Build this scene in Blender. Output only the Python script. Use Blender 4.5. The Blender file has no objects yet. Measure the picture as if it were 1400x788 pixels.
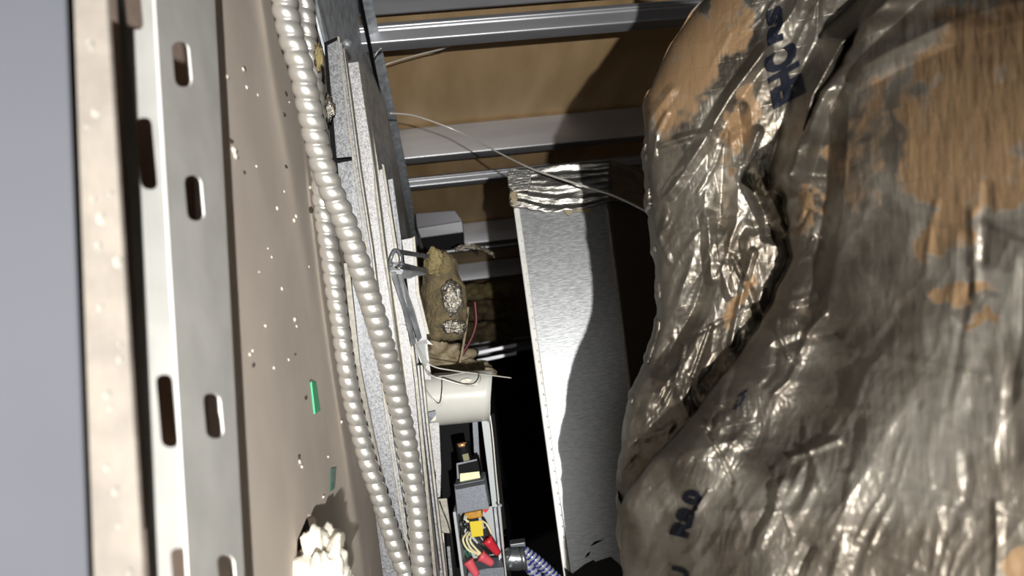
import bpy, bmesh, math, random
import numpy as np
from mathutils import Vector, Matrix
random.seed(4)
S = bpy.context.scene
COL = S.collection

# ------------------------------------------------------------------ frame of the place
# Z is up (away from the hung ceiling board), Y runs along the cavity, X across it.
Zc = Vector((1.0, .12, -.112)).normalized()
Yc = Vector((-.087, -.206, -1.0)); Yc = (Yc - Yc.dot(Zc) * Zc).normalized()
Xc = Yc.cross(Zc).normalized()
R = Matrix((Xc, Yc, Zc))                    # camera axes -> world
H = .11
CAMLOC = Vector((0, 0, H))
F = 1000.0
def ray(x, y): return R @ Vector(((x - 700) / F, (394 - y) / F, -1.0))
def W(x, y, d): return CAMLOC + ray(x, y) * d
def onp(x, y, p, n):
    r = ray(x, y); return CAMLOC + r * ((p - CAMLOC).dot(n) / r.dot(n))
def PZ(x, y, z): return onp(x, y, Vector((0, 0, z)), Vector((0, 0, 1)))
def PY(x, y, yy): return onp(x, y, Vector((0, yy, 0)), Vector((0, 1, 0)))
def PX(x, y, xx): return onp(x, y, Vector((xx, 0, 0)), Vector((1, 0, 0)))

# ------------------------------------------------------------------ camera
cd = bpy.data.cameras.new('camera'); cam = bpy.data.objects.new('camera', cd); COL.objects.link(cam)
cam.matrix_world = Matrix.Translation(CAMLOC) @ R.to_4x4()
cd.sensor_width = 36; cd.lens = 36 * F / 1400; cd.clip_start = .01
cd.dof.use_dof = True; cd.dof.focus_distance = .85; cd.dof.aperture_fstop = 8.0
S.camera = cam

# ------------------------------------------------------------------ world, lights, exposure
w = bpy.data.worlds.new('world'); S.world = w; w.use_nodes = True
w.node_tree.nodes['Background'].inputs[0].default_value = (.9, .95, 1, 1)
w.node_tree.nodes['Background'].inputs[1].default_value = .012
S.view_settings.view_transform = 'Standard'; S.view_settings.look = 'None'
S.view_settings.gamma = 1; S.view_settings.exposure = -0.8
def lamp(name, kind, loc, aim, power, col, **kw):
    l = bpy.data.lights.new(name, kind); l.energy = power; l.color = col
    for k, v in kw.items(): setattr(l, k, v)
    o = bpy.data.objects.new(name, l); COL.objects.link(o); o.location = loc
    o.rotation_euler = (Vector(aim) - Vector(loc)).to_track_quat('-Z', 'Y').to_euler(); return o
LED = CAMLOC + R @ Vector((.112, -.035, .48))
lamp('work_light', 'SPOT', LED, W(700, 430, 1.2), 190, (1, .97, .92), spot_size=math.radians(72), spot_blend=1.0, shadow_soft_size=.006)
FILL = CAMLOC + R @ Vector((.0, .15, 1.25))
lamp('fill_light', 'AREA', FILL, W(760, 394, 1.0), 5.0, (1, .97, .93), shape='DISK', size=.5)  # unseen soft fill added behind the lens to even out the brightness

# ------------------------------------------------------------------ materials
def mat(name, base, rough=.5, metal=0.0, var=None, vscale=30, bump=0, bscale=200, kind='noise', stretch=None, spec=.5, trans=0, contrast=(.35, .65), rvar=0, aniso=0, bdist=.001, detail=4, bkind='noise'):
    m = bpy.data.materials.new(name); m.use_nodes = True
    nt = m.node_tree; b = nt.nodes['Principled BSDF']
    b.inputs['Base Color'].default_value = (*base, 1); b.inputs['Roughness'].default_value = rough
    b.inputs['Metallic'].default_value = metal; b.inputs['Specular IOR Level'].default_value = spec
    if trans: b.inputs['Transmission Weight'].default_value = trans
    if aniso: b.inputs['Anisotropic'].default_value = aniso
    tc = nt.nodes.new('ShaderNodeTexCoord'); mp = nt.nodes.new('ShaderNodeMapping')
    nt.links.new(tc.outputs['Object'], mp.inputs[0])
    if stretch: mp.inputs['Scale'].default_value = stretch
    def tex(kind, sc):
        if kind == 'voronoi':
            t = nt.nodes.new('ShaderNodeTexVoronoi'); t.inputs['Scale'].default_value = sc; out = t.outputs['Color']
        elif kind == 'vdist':
            t = nt.nodes.new('ShaderNodeTexVoronoi'); t.inputs['Scale'].default_value = sc; out = t.outputs['Distance']
        else:
            t = nt.nodes.new('ShaderNodeTexNoise'); t.inputs['Scale'].default_value = sc; t.inputs['Detail'].default_value = detail; out = t.outputs[0]
        nt.links.new(mp.outputs[0], t.inputs['Vector']); return out
    if var:
        o = tex(kind, vscale)
        rp = nt.nodes.new('ShaderNodeValToRGB')
        if kind == 'voronoi':
            sp = nt.nodes.new('ShaderNodeSeparateColor'); nt.links.new(o, sp.inputs[0]); o = sp.outputs[0]
        nt.links.new(o, rp.inputs[0])
        e = rp.color_ramp.elements; e[0].position, e[1].position = contrast
        e[0].color = (*base, 1); e[1].color = (*var, 1)
        nt.links.new(rp.outputs[0], b.inputs['Base Color'])
        if rvar:
            mr = nt.nodes.new('ShaderNodeMapRange'); mr.inputs['To Min'].default_value = rough - rvar; mr.inputs['To Max'].default_value = rough + rvar
            nt.links.new(o, mr.inputs[0]); nt.links.new(mr.outputs[0], b.inputs['Roughness'])
    if bump:
        o = tex(bkind, bscale); bp = nt.nodes.new('ShaderNodeBump'); bp.inputs['Strength'].default_value = bump; bp.inputs['Distance'].default_value = bdist
        nt.links.new(o, bp.inputs['Height']); nt.links.new(bp.outputs[0], b.inputs['Normal'])
    return m
M = {}
M['board'] = mat('gypsum_paper', (.66, .58, .51), .85, var=(.73, .65, .57), vscale=14, bump=.25, bscale=600, bdist=.0004)
M['boardlip'] = mat('gypsum_edge_paper', (.64, .57, .50), .85, var=(.75, .69, .60), vscale=60, bump=.5, bscale=250)
M['under'] = mat('slot_shade_brown', (.48, .38, .32), .9, var=(.38, .30, .25), vscale=40)  # brown chosen for the shade inside the angle's slots
M['cutedge'] = mat('gypsum_cut_edge', (.19, .17, .15), .9, var=(.24, .215, .185), vscale=60, bump=.5, bscale=250)
M['plaster'] = mat('plaster', (.78, .75, .66), .9, var=(.62, .58, .5), vscale=300, bump=.6, bscale=700)
M['panel'] = mat('painted_panel', (.078, .083, .098), .7, spec=.25, var=(.088, .093, .108), vscale=6)
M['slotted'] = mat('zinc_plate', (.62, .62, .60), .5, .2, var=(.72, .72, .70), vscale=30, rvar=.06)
M['slotshade'] = mat('shaded_zinc', (.27, .27, .26), .6, .1, var=(.33, .33, .32), vscale=30)  # darker copy of the zinc plate for the lower flange
M['galv'] = mat('galvanized', (.22, .23, .25), .45, .5, var=(.40, .41, .43), vscale=620, kind='voronoi', contrast=(0, 1), rvar=.1, bump=.15, bscale=900)
M['galvdark'] = mat('galvanized_dull', (.38, .42, .47), .5, .3, var=(.66, .70, .74), vscale=60, rvar=.1, bump=.1, bscale=800, detail=8)
M['galvwhite'] = mat('galvanized_bright', (.30, .30, .31), .5, .4, var=(.60, .60, .61), vscale=700, kind='voronoi', contrast=(0, 1), rvar=.1, bump=.2, bscale=900)
M['stud'] = mat('stud_steel', (.50, .51, .55), .38, .7, var=(.62, .63, .67), vscale=22, stretch=(1, 1, .15), rvar=.05, bump=.08, bscale=300)
M['lipsteel'] = mat('lip_steel', (.20, .205, .22), .45, .5)
M['darksteel'] = mat('dark_steel', (.10, .10, .11), .4, .7)
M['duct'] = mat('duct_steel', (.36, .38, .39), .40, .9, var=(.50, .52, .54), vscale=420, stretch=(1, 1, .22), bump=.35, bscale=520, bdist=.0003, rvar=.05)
M['ductside'] = mat('shaded_duct_steel', (.10, .10, .095), .6, .3, var=(.13, .125, .115), vscale=300, stretch=(1, 1, .2))  # darker copy of the duct steel for its shaded side
M['edge'] = mat('raw_edge', (.30, .29, .26), .5, .5, var=(.42, .40, .35), vscale=200)
M['tape'] = mat('foil_tape', (.36, .355, .335), .36, .9, var=(.26, .25, .23), vscale=40, bump=.4, bscale=130, stretch=(2.2, 1, .5), bdist=.003)
M['flex'] = mat('flex_armour', (.70, .69, .67), .33, .75, var=(.70, .69, .64), vscale=90)
M['ply'] = mat('plywood', (.56, .38, .19), .6, var=(.74, .52, .29), vscale=9, stretch=(1, .35, 1.6), bump=.1, bscale=300, detail=8)
M['deck'] = mat('brown_deck', (.22, .15, .09), .7, var=(.18, .12, .07), vscale=9)
M['dark'] = mat('near_black', (.03, .03, .03), .8)
M['black'] = mat('black_paint', (.006, .006, .007), .7, spec=.15)
M['white'] = mat('white_enamel', (.66, .66, .62), .32, var=(.60, .60, .56), vscale=15)
M['greypaint'] = mat('grey_paint', (.48, .52, .53), .45)
M['core'] = mat('transformer_steel', (.16, .18, .21), .55, .3, var=(.25, .27, .31), vscale=500)
M['label'] = mat('cream_label', (.85, .85, .55), .6)
M['olive'] = mat('olive_label', (.22, .22, .12), .6)
M['brass'] = mat('copper_cap', (.85, .45, .22), .35, .6)
M['yellow'] = mat('yellow_tag', (.72, .55, .02), .5)
M['orange'] = mat('orange_sleeve', (.60, .30, .02), .45, var=(.42, .2, .02), vscale=120)
M['red'] = mat('red_plastic', (.62, .03, .05), .4)
M['pink'] = mat('faded_red_plastic', (.70, .11, .14), .4)
M['wireblack'] = mat('black_insulation', (.015, .015, .015), .35)
M['wirewhite'] = mat('cream_insulation', (.72, .68, .42), .4)
M['wiregreen'] = mat('green_insulation', (.03, .14, .10), .4)
M['darkred'] = mat('dark_red_insulation', (.08, .01, .01), .45)
M['wire'] = mat('tie_wire', (.75, .73, .68), .4, .4)
M['wool'] = mat('mineral_wool', (.22, .17, .085), .95, var=(.11, .09, .055), vscale=55, bump=1, bscale=260, bdist=.004, detail=8)
M['woolfar'] = mat('yellow_wool', (.36, .29, .13), .95, var=(.22, .18, .09), vscale=30, bump=1, bscale=120, bdist=.01, detail=8)
M['foilwad'] = mat('foil_scrap', (.50, .48, .44), .35, .8, var=(.2, .17, .12), vscale=160, bump=1, bscale=260, bdist=.003)
M['plastic'] = mat('clear_grey_strap', (.17, .18, .19), .25, 0, var=(.09, .10, .11), vscale=60, spec=.8)
M['cast'] = mat('cast_zinc', (.26, .28, .30), .35, .8)
M['blue'] = mat('blue_stripe', (.02, .03, .22), .4)
M['stripe'] = mat('pale_stripe', (.62, .64, .66), .35, .5)
M['green'] = mat('green_paint', (.02, .52, .22), .5)
M['mastic'] = mat('brown_sealant', (.25, .20, .12), .6, var=(.36, .30, .2), vscale=90)
M['ink'] = mat('navy_ink', (.004, .005, .010), .6, spec=.15)
M['crumb'] = mat('crumb_plaster', (.80, .76, .68), .9); M['crumbdim'] = mat('dimmed_crumb', (.42, .40, .36), .9)  # crumbdim: same plaster, darkened against the strong light near the lens
M['grit'] = mat('brown_grit', (.06, .04, .03), .8)

# ------------------------------------------------------------------ object helpers
def tag(o, label=None, cat=None, group=None, kind=None):
    for k, v in (('label', label), ('category', cat), ('group', group), ('kind', kind)):
        if v: o[k] = v
    return o
def empty(name, loc, label=None, cat=None, group=None, parent=None):
    o = bpy.data.objects.new(name, None); COL.objects.link(o); o.location = loc
    if parent: o.parent = parent; o.location = Vector(loc) - wloc(parent)
    o.empty_display_size = .02
    return tag(o, label, cat, group)
def wloc(o):
    v = Vector((0, 0, 0))
    while o: v += o.location; o = o.parent
    return v
def link(name, verts, faces, m, parent=None, smooth=False, bevel=0, seg=2):
    me = bpy.data.meshes.new(name)
    vs = [Vector(v) for v in verts]
    lo = Vector((min(v.x for v in vs), min(v.y for v in vs), min(v.z for v in vs)))
    hi = Vector((max(v.x for v in vs), max(v.y for v in vs), max(v.z for v in vs)))
    org = Vector(((lo.x + hi.x) / 2, (lo.y + hi.y) / 2, lo.z))
    me.from_pydata([v - org for v in vs], [], faces); me.validate()
    bm = bmesh.new(); bm.from_mesh(me); bmesh.ops.recalc_face_normals(bm, faces=bm.faces)
    if smooth:
        for f in bm.faces: f.smooth = True
    bm.to_mesh(me); bm.free()
    for mm in (m if isinstance(m, (list, tuple)) else [m]): me.materials.append(mm)
    o = bpy.data.objects.new(name, me); COL.objects.link(o)
    if parent: o.parent = parent; o.location = org - wloc(parent)
    else: o.location = org
    if bevel:
        b = o.modifiers.new('bevel', 'BEVEL'); b.width = bevel; b.segments = seg; b.limit_method = 'ANGLE'
    return o
def prism_data(pts, vec):
    n = len(pts); v = list(pts) + [p + vec for p in pts]
    f = [tuple(range(n)), tuple(range(2 * n - 1, n - 1, -1))] + [(i, i + n, (i + 1) % n + n, (i + 1) % n) for i in range(n)]
    return v, f
def slab(name, pts, thick, m, parent=None, bevel=0):
    """thick plate from world points (first surface is the seen one), extruded away from the lens"""
    n = Vector((0, 0, 0)); c = sum(pts, Vector()) / len(pts)
    for i in range(len(pts)): n += (pts[i] - c).cross(pts[(i + 1) % len(pts)] - c)
    n.normalize()
    if n.dot(c - CAMLOC) < 0: n = -n
    v, f = prism_data(pts, n * thick)
    return link(name, v, f, m, parent, bevel=bevel)
def sl(name, px, thick, m, parent=None, bevel=0): return slab(name, [W(*p) for p in px], thick, m, parent, bevel)
def slz(name, px, z, thick, m, parent=None, bevel=0): return slab(name, [PZ(x, y, z) for x, y in px], thick, m, parent, bevel)
def box(name, a, b, m, parent=None, bevel=0):
    a, b = Vector(a), Vector(b)
    pts = [Vector((a.x, a.y, a.z)), Vector((b.x, a.y, a.z)), Vector((b.x, b.y, a.z)), Vector((a.x, b.y, a.z))]
    v, f = prism_data(pts, Vector((0, 0, b.z - a.z))); return link(name, v, f, m, parent, bevel=bevel)
def catmull(P, n=8):
    P = [Vector(p) for p in P]; out = []
    for i in range(len(P) - 1):
        p0 = P[max(i - 1, 0)]; p1 = P[i]; p2 = P[i + 1]; p3 = P[min(i + 2, len(P) - 1)]
        for k in range(n):
            t = k / n; out.append(.5 * ((2 * p1) + (p2 - p0) * t + (2 * p0 - 5 * p1 + 4 * p2 - p3) * t * t + (3 * p1 - p0 - 3 * p2 + p3) * t ** 3))
    out.append(P[-1]); return out
def frames(C):
    T = [(C[min(i + 1, len(C) - 1)] - C[max(i - 1, 0)]).normalized() for i in range(len(C))]
    n = T[0].cross(Vector((0.3, .2, 1))).normalized(); N = []
    for t in T:
        n = (n - n.dot(t) * t).normalized(); N.append((n, t.cross(n)))
    return N
def tube_data(P, r, seg=8, n=8, rf=None):
    C = catmull(P, n); N = frames(C); v = []; f = []
    for i, (c, (a, b)) in enumerate(zip(C, N)):
        rr = r if rf is None else r * rf(i / (len(C) - 1))
        for k in range(seg):
            t = 2 * math.pi * k / seg; v.append(c + (a * math.cos(t) + b * math.sin(t)) * rr)
    for i in range(len(C) - 1):
        for k in range(seg): f.append((i * seg + k, i * seg + (k + 1) % seg, (i + 1) * seg + (k + 1) % seg, (i + 1) * seg + k))
    f.append(tuple(range(seg))); f.append(tuple((len(C) - 1) * seg + k for k in reversed(range(seg))))
    return v, f
def tube(name, px, r, m, parent=None, seg=8, n=8, rf=None, world=False):
    v, f = tube_data([p if world else W(*p) for p in px], r, seg, n, rf); return link(name, v, f, m, parent, smooth=True)
def resample(C, step):
    out = [C[0]]; acc = 0; L = 0
    for a, b in zip(C, C[1:]):
        seg = (b - a).length; t = step - acc
        while t <= seg and seg > 0: out.append(a.lerp(b, t / seg)); t += step
        acc = seg - (t - step)
    return out
def spiral(name, px, r, pitch, m, parent=None, depth=.24, sub=12, seg=28, two=None):
    C = resample(catmull([W(*p) for p in px], 14), pitch / sub); N = frames(C); v = []; f = []; mi = []
    for i, (c, (a, b)) in enumerate(zip(C, N)):
        for k in range(seg):
            ph = (i / sub + k / seg) % 1.0
            prof = 1 - depth * (1 - math.sin(math.pi * ph) ** .5)
            t = 2 * math.pi * k / seg; v.append(c + (a * math.cos(t) + b * math.sin(t)) * r * prof)
    for i in range(len(C) - 1):
        for k in range(seg):
            f.append((i * seg + k, i * seg + (k + 1) % seg, (i + 1) * seg + (k + 1) % seg, (i + 1) * seg + k))
            mi.append(1 if ((i + .5) / sub + (k + .5) / seg) % 1.0 < .42 else 0)
    o = link(name, v, f, [m, two] if two else m, parent, smooth=True)
    if two:
        for p, q in zip(o.data.polygons, mi): p.material_index = q
    return o
def lump(name, c, rad, m, parent=None, amp=.35, sub=2, seed=0, axes=None, freq=1.6):
    from mathutils import noise
    bm = bmesh.new(); bmesh.ops.create_icosphere(bm, subdivisions=sub, radius=1)
    for q in bm.verts:
        d = 1 + amp * noise.fractal(q.co * freq + Vector((seed * 7.3, seed, 0)), 1, 2, 4)
        q.co *= d
    A = axes or (Vector((1, 0, 0)), Vector((0, 1, 0)), Vector((0, 0, 1)))
    v = [c + A[0] * q.co.x * rad[0] + A[1] * q.co.y * rad[1] + A[2] * q.co.z * rad[2] for q in bm.verts]
    f = [tuple(x.index for x in fc.verts) for fc in bm.faces]; bm.free()
    return link(name, v, f, m, parent, smooth=sub > 2)
IU, IV, ID = R @ Vector((1, 0, 0)), R @ Vector((0, 1, 0)), R @ Vector((0, 0, -1))   # directions of the phone that took the picture
def cut(o, cutters):
    for c in cutters:
        b = o.modifiers.new('b', 'BOOLEAN'); b.object = c; b.solver = 'EXACT'; b.operation = 'DIFFERENCE'
    bpy.context.view_layer.update()
    dg = bpy.context.evaluated_depsgraph_get(); me = bpy.data.meshes.new_from_object(o.evaluated_get(dg))
    o.modifiers.clear(); o.data = me
    for c in cutters: bpy.data.objects.remove(c, do_unlink=True)
    return o

# ------------------------------------------------------------------ structure: the cavity
ceil = box('ceiling', (-1.4, .379, -.006), (.9, 2.4, 0), M['board']); tag(ceil, kind='structure', label='tan back of the gypsum ceiling board scattered with plaster crumbs')
hole = slab('hole', [PZ(*p, .01) for p in ((425, 775), (427, 735), (440, 700), (449, 706), (455, 745), (452, 790), (430, 800))], .001, M['dark'])
vs, fs = prism_data([PZ(*p, .01) for p in ((425, 775), (427, 735), (440, 700), (449, 706), (458, 745), (470, 800), (430, 800))], Vector((0, 0, -.05)))
bpy.data.objects.remove(hole, do_unlink=True)
cut(ceil, [link('c', vs, fs, M['dark'])])
ply = box('wall_left', (-.82, 1.28, -.1), (-.80, 7, 1.6), M['ply']); tag(ply, kind='structure')
tag(box('wall_back', (-1, 7, -.2), (2.2, 7.05, 1.7), M['dark']), kind='structure')  # this wall and the next: the unlit void's darkness is in their colour
tag(box('wall_right', (2.2, -1, -.2), (2.25, 7.05, 1.7), M['dark']), kind='structure')
tag(box('trim_1', (-1.4, -1.0, 1.25), (2.2, 7.0, 1.27), M['deck']), kind='structure', label='brown wooden deck high over the cavity')

# near board lip and its crumbs
lip = slab('gypsum_strip', [W(88, -60, .25), W(141, -60, .25), W(200, 860, .24), W(120, 860, .24)], .003, M['cutedge'], bevel=.0006)
tag(lip, 'out of focus beige gypsum edge with white crumbs beside the blue-grey panel', 'gypsum board')
pan = sl('access_panel', [(-160, -120, .212), (88, -120, .240), (127, 900, .233), (-140, 900, .205)], .003, M['panel'], bevel=.001)
tag(pan, 'smooth blue-grey painted panel, blurred, at the far left of the picture', 'panel')

tag(box('slot_shade_board', (-1.4, .30, -.075), (.9, .9, -.065), M['under']), kind='structure', label='added brown board giving the slots their shaded colour')  # board put in so its brown stands for shade seen through the slots
# slotted steel angle
ang = empty('slotted_angle', PZ(255, 394, 0), 'pale zinc slotted steel angle lying on the board beside the dark gap', 'metal angle')
def xline(x, y, z, X):  # point on the world line through pixel, same Y and Z, at X
    p = PZ(x, y, z); return Vector((X, p.y, p.z))
zf = .010
f2 = slab('flange', [PZ(208, -70, zf), PZ(290, -70, zf), PZ(338, 860, zf), PZ(262, 860, zf)], .0009, M['slotted'], ang)
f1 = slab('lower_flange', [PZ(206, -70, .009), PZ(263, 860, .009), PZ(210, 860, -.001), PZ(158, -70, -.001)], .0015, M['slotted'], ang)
f1.data.materials[0] = M['slotshade']  # same steel as the other flange; its shade is set by darker colour
def slot_cutter(cx, cy, hw, hh, z, lean=.09):
    pts = []
    r = hw * .8
    for (sx, sy, a0) in ((1, 1, 0), (-1, 1, 90), (-1, -1, 180), (1, -1, 270)):
        for a in (0, 30, 60, 90):
            t = math.radians(a0 + a); ox = sx * (hw - r) + r * math.cos(t); oy = sy * (hh - r) + r * math.sin(t)
            pts.append((cx + ox + lean * oy, cy + oy))
    w3 = [PZ(x, y, z) for x, y in pts]; c = sum(w3, Vector()) / len(w3)
    d = (c - CAMLOC).normalized() if z < 0 else Vector((0, 0, -1))
    v, f = prism_data([p - d * (.05 if z < 0 else .02) for p in w3], d * (.09 if z < 0 else .05)); return link('c', v, f, M['dark'])
cut(f2, [slot_cutter(x, y, 12, 31, zf) for x, y in ((249, 88), (266, 271), (292, 569), (311, 790))])
cut(f1, [slot_cutter(x, y, 10, 44, -.008) for x, y in ((181, -8), (200, 210), (228, 562), (248, 800))])

# ------------------------------------------------------------------ steel studs against the plywood
def profile_bar(name, prof, z0, z1, m, t=.0012, lab=None, cat=None, group=None, parent=None):
    P = [Vector((x, y, 0)) for x, y in prof]; Q = []
    for i, p in enumerate(P):                         # rounded bends
        if 0 < i < len(P) - 1:
            a = (P[i - 1] - p); b = (P[i + 1] - p); r = min(.004, a.length * .4, b.length * .4); a.normalize(); b.normalize()
            for k in range(5):
                s = k / 4; Q.append((p + a * r) * (1 - s) ** 2 + p * 2 * s * (1 - s) + (p + b * r) * s * s)
        else: Q.append(p)
    off = []
    for i, p in enumerate(Q):
        d = (Q[min(i + 1, len(Q) - 1)] - Q[max(i - 1, 0)]).normalized(); off.append(p + Vector((-d.y, d.x, 0)) * t)
    ring = Q + off[::-1]; n = len(Q); v = [Vector((p.x, p.y, z0)) for p in ring] + [Vector((p.x, p.y, z1)) for p in ring]; N = 2 * n; f = []
    for i in range(N): j = (i + 1) % N; f.append((i, j, j + N, i + N))
    for i in range(n - 1): f.append((i, N - 1 - i, N - 2 - i, i + 1)); f.append((i + N, i + 1 + N, 2 * N - 2 - i, 2 * N - 1 - i))
    o = link(name, v, f, m, parent, smooth=True); o.modifiers.new('ws', 'EDGE_SPLIT').split_angle = math.radians(40)
    return tag(o, lab, cat, group)
A = -.71
def DX(x, y): return PX(x, y, A).y
for D, lab in ((DX(600, 213), 'wide grey steel stud below the large plywood bay'), (DX(620, 336), 'steel stud behind the short channel offcut'), (DX(660, 381), 'steel stud just above the far yellow wool'), (DX(660, 486), 'farthest steel stud, low in the dark behind the red wire')):
    profile_bar('steel_stud', [(-.802, D + .022), (A - .083, D), (A, D), (A, D + .041), (A - .01, D + .041)], .04, 1.24, M['stud'], lab=lab, cat='stud')
for D, wd, lab in ((DX(600, 52), .040, 'bright rounded steel bar crossing above the large plywood bay'), (DX(620, 250), .030, 'narrow steel bar just below the wide stud'), (DX(660, 340), .012, 'narrow steel bar behind the crumpled foil strip'), (DX(660, 470), .02, 'farthest thin steel bar low in the dark')):
    profile_bar('furring_bar', [(A - wd, D + .03), (A - wd, D), (A - wd * .72, D - .006), (A - wd * .6, D), (A, D), (A, D + .03)], .04, 1.24, M['stud'], lab=lab, cat='metal bar')
yb_ = PX(600, 13, -.772).y
tag(box('steel_plate', (-.88, yb_, .04), (-.772, yb_ + .004, 1.24), M['stud']), 'flat grey steel strip along the top edge of the picture above the bright bar', 'metal plate')
# bottom track of the stud wall
tr = empty('floor_track', (-.7, 2.5, .03), 'dull blue-grey galvanized track under the stud ends', 'metal track')
sl('web', [(424, -60, .95), (492, -60, 1.35), (512, 20, 1.55), (553, 205, 2.3), (586, 440, 3.95), (588, 458, 3.9), (560, 420, 1.5), (530, 330, 1.2), (500, 250, 1.05), (470, 160, .98), (432, 20, .95)], .003, M['galvdark'], tr)
sl('upstand', [(486, -40, 1.15), (501, -40, 1.16), (556, 230, 1.9), (592, 440, 3.9), (584, 440, 3.85), (540, 230, 1.88)], .004, M['galvdark'], tr)
sl('cut_edge', [(482, -40, 1.12), (487, -40, 1.12), (541, 230, 1.85), (585, 445, 3.8), (581, 445, 3.8), (536, 230, 1.85)], .003, M['black'], tr)
v, f = tube_data([W(467, 57, .93), W(468, 60, .925)], .006, 20, 2)
sc = tube('screw_head', [(474, 60, .935), (474.3, 60.3, .928)], .0062, M['galv'], tr, seg=20, n=2)
tube('screw_socket', [(474.5, 60.5, .926), (474.6, 60.6, .923)], .0028, M['galvdark'], sc, seg=14, n=2)

# ------------------------------------------------------------------ runner rails
rail = empty('runner_rail', PZ(500, 400, 0), 'galvanized double runner rail between the conduits and the stud track', 'rail')
sl('rail_top', [(447, 62, .86), (466, 52, .86), (482, 214, .86), (460, 216, .86)], .004, M['galv'], rail, .0006)
sl('rail_top', [(461, 223, .86), (483, 219, .86), (505, 350, .86), (540, 620, .87), (567, 800, .88), (525, 800, .88), (505, 640, .87), (478, 420, .86)], .004, M['galv'], rail, .0006)
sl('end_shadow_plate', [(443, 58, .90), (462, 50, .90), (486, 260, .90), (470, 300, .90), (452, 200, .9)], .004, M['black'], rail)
for k, (o1, mm, dd) in enumerate(((0, M['edge'], .835), (3.2, M['galv'], .832), (6.4, M['edge'], .838))):
    px = [(461 + o1, 50 + k * 8), (470 + o1, 130), (483 + o1, 230), (500 + o1, 340), (512 + o1, 440), (523 + o1, 540), (533 + o1, 610), (551 + o1, 726), (566 + o1, 800)]
    sl('rib', [(x, y, dd) for x, y in px] + [(x + 3.0, y, dd) for x, y in reversed(px)], .012, mm, rail)
sl('side_lip', [(470, 360, .84), (477, 360, .84), (492, 500, .84), (512, 600, .85), (531, 690, .86), (527, 692, .86), (505, 600, .85), (484, 500, .84)], .006, M['edge'], rail)
rl2 = empty('hanger_channel', PZ(530, 400, .0), 'bright speckled galvanized channel right of the runner rail', 'rail')
b2 = [(475, 86), (490, 84), (497, 133), (504, 180), (510, 222), (513, 270), (523, 350), (535, 421), (545, 500), (560, 620), (582, 800), (566, 800), (545, 640), (520, 450), (500, 300), (488, 200)]
sl('top_face', [(x, y, .88) for x, y in b2], .004, M['galvwhite'], rl2, .0008)
e2 = [(490, 84), (497, 133), (504, 180), (511, 222), (515, 270), (525, 350), (537, 421), (547, 500), (562, 620), (584, 800)]
sl('side_face', [(x, y, .881) for x, y in e2] + [(x + 6, y + 4, .895) for x, y in reversed(e2)], .004, M['edge'], rl2)
rl3 = empty('frame_rail', PZ(545, 430, 0), 'third galvanized rail, passing under the clear straps', 'rail')
sl('top_face', [(512.5, 234, .93), (523, 231, .93), (540, 340, .93), (556, 440, .93), (566, 520, .93), (592, 800, .94), (572, 800, .94), (548, 520, .93), (530, 380, .93)], .004, M['galvwhite'], rl3, .0006)
sl('rib', [(522, 224, .915), (525, 226, .915), (549, 380, .915), (562, 450, .915), (571, 520, .915), (598, 800, .92), (594, 800, .92), (567, 520, .915), (558, 450, .915), (545, 380, .915)], .012, M['edge'], rl3)
sl('outer_face', [(530, 246, .95), (537, 244, .95), (549, 330, .95), (552, 380, .95), (571, 480, .95), (580, 560, .95), (603, 800, .96), (598, 800, .95), (573, 540, .95), (556, 440, .95), (543, 340, .95)], .004, M['galv'], rl3, .0004)
for k, dx in enumerate((4.5, 9.0)):
    px = [(566, 500), (574, 580), (588, 700), (600, 800)]
    sl('rib', [(x + dx, y, .905 - .004 * k) for x, y in px] + [(x + dx + 2.6, y, .905 - .004 * k) for x, y in reversed(px)], .01, M['edge'] if k else M['galv'], rl3)
rl4 = empty('side_channel', PZ(565, 380, 0), 'short bright galvanized channel left of the yellow wool lump', 'rail')
sl('top_face', [(549, 328, 1.0), (564, 325, 1.0), (569, 400, 1.0), (583, 457, 1.0), (590, 520, 1.0), (578, 520, 1.0), (562, 430, 1.0)], .004, M['galvwhite'], rl4, .0006)
sl('side_face', [(564, 325, .998), (567, 323, .998), (573, 400, .998), (587, 457, .998), (583, 457, .998), (569, 400, .998)], .01, M['edge'], rl4)
cav = sl('lower_strip', [(586, 575, 1.02), (600, 572, 1.02), (603, 640, 1.02), (602, 680, 1.02), (612, 790, 1.02), (600, 800, 1.02), (588, 680, 1.02)], .004, M['galvwhite'], bevel=.0005)
tag(cav, 'narrow speckled metal strip left of the black fixture opening', 'metal strip')

# ------------------------------------------------------------------ flexible metal conduits
c1 = [(380, -60, .60), (388, 0, .61), (398, 50, .615), (413, 100, .62), (434, 200, .64), (451, 255, .65), (470, 300, .66), (487, 350, .67), (503, 400, .685), (518, 450, .70), (532, 500, .72), (544, 550, .735), (555, 600, .75), (563, 650, .76), (570, 700, .765), (578, 788, .77), (584, 850, .77)]
tag(spiral('flexible_conduit', c1, .0112, .0128, M['flex']), 'thicker flexible metal conduit crossing on top from the upper edge to the bottom', 'conduit')
c2 = [(410, -60, .74), (416, 0, .74), (421, 60, .745), (430, 130, .75), (436, 200, .75), (440, 270, .75), (445, 310, .75), (451, 350, .75), (458, 400, .75), (466, 450, .755), (473, 500, .76), (482, 550, .77), (494, 600, .78), (505, 640, .785), (519, 680, .79), (531, 720, .795), (545, 760, .80), (558, 792, .80), (580, 850, .80)]
tag(spiral('flexible_conduit', c2, .0100, .0135, M['flex']), 'thinner flexible metal conduit lying lower, left of the thicker one', 'conduit')
lump('wool_tuft', W(436, 78, .73), (.004, .004, .011), M['woolfar'], amp=.8, sub=3, axes=(IU, ID, IV), freq=3)
tag(bpy.data.objects['wool_tuft'], 'small pale yellow wool tuft stuck beside the upper conduits', 'wool tuft')
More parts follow.
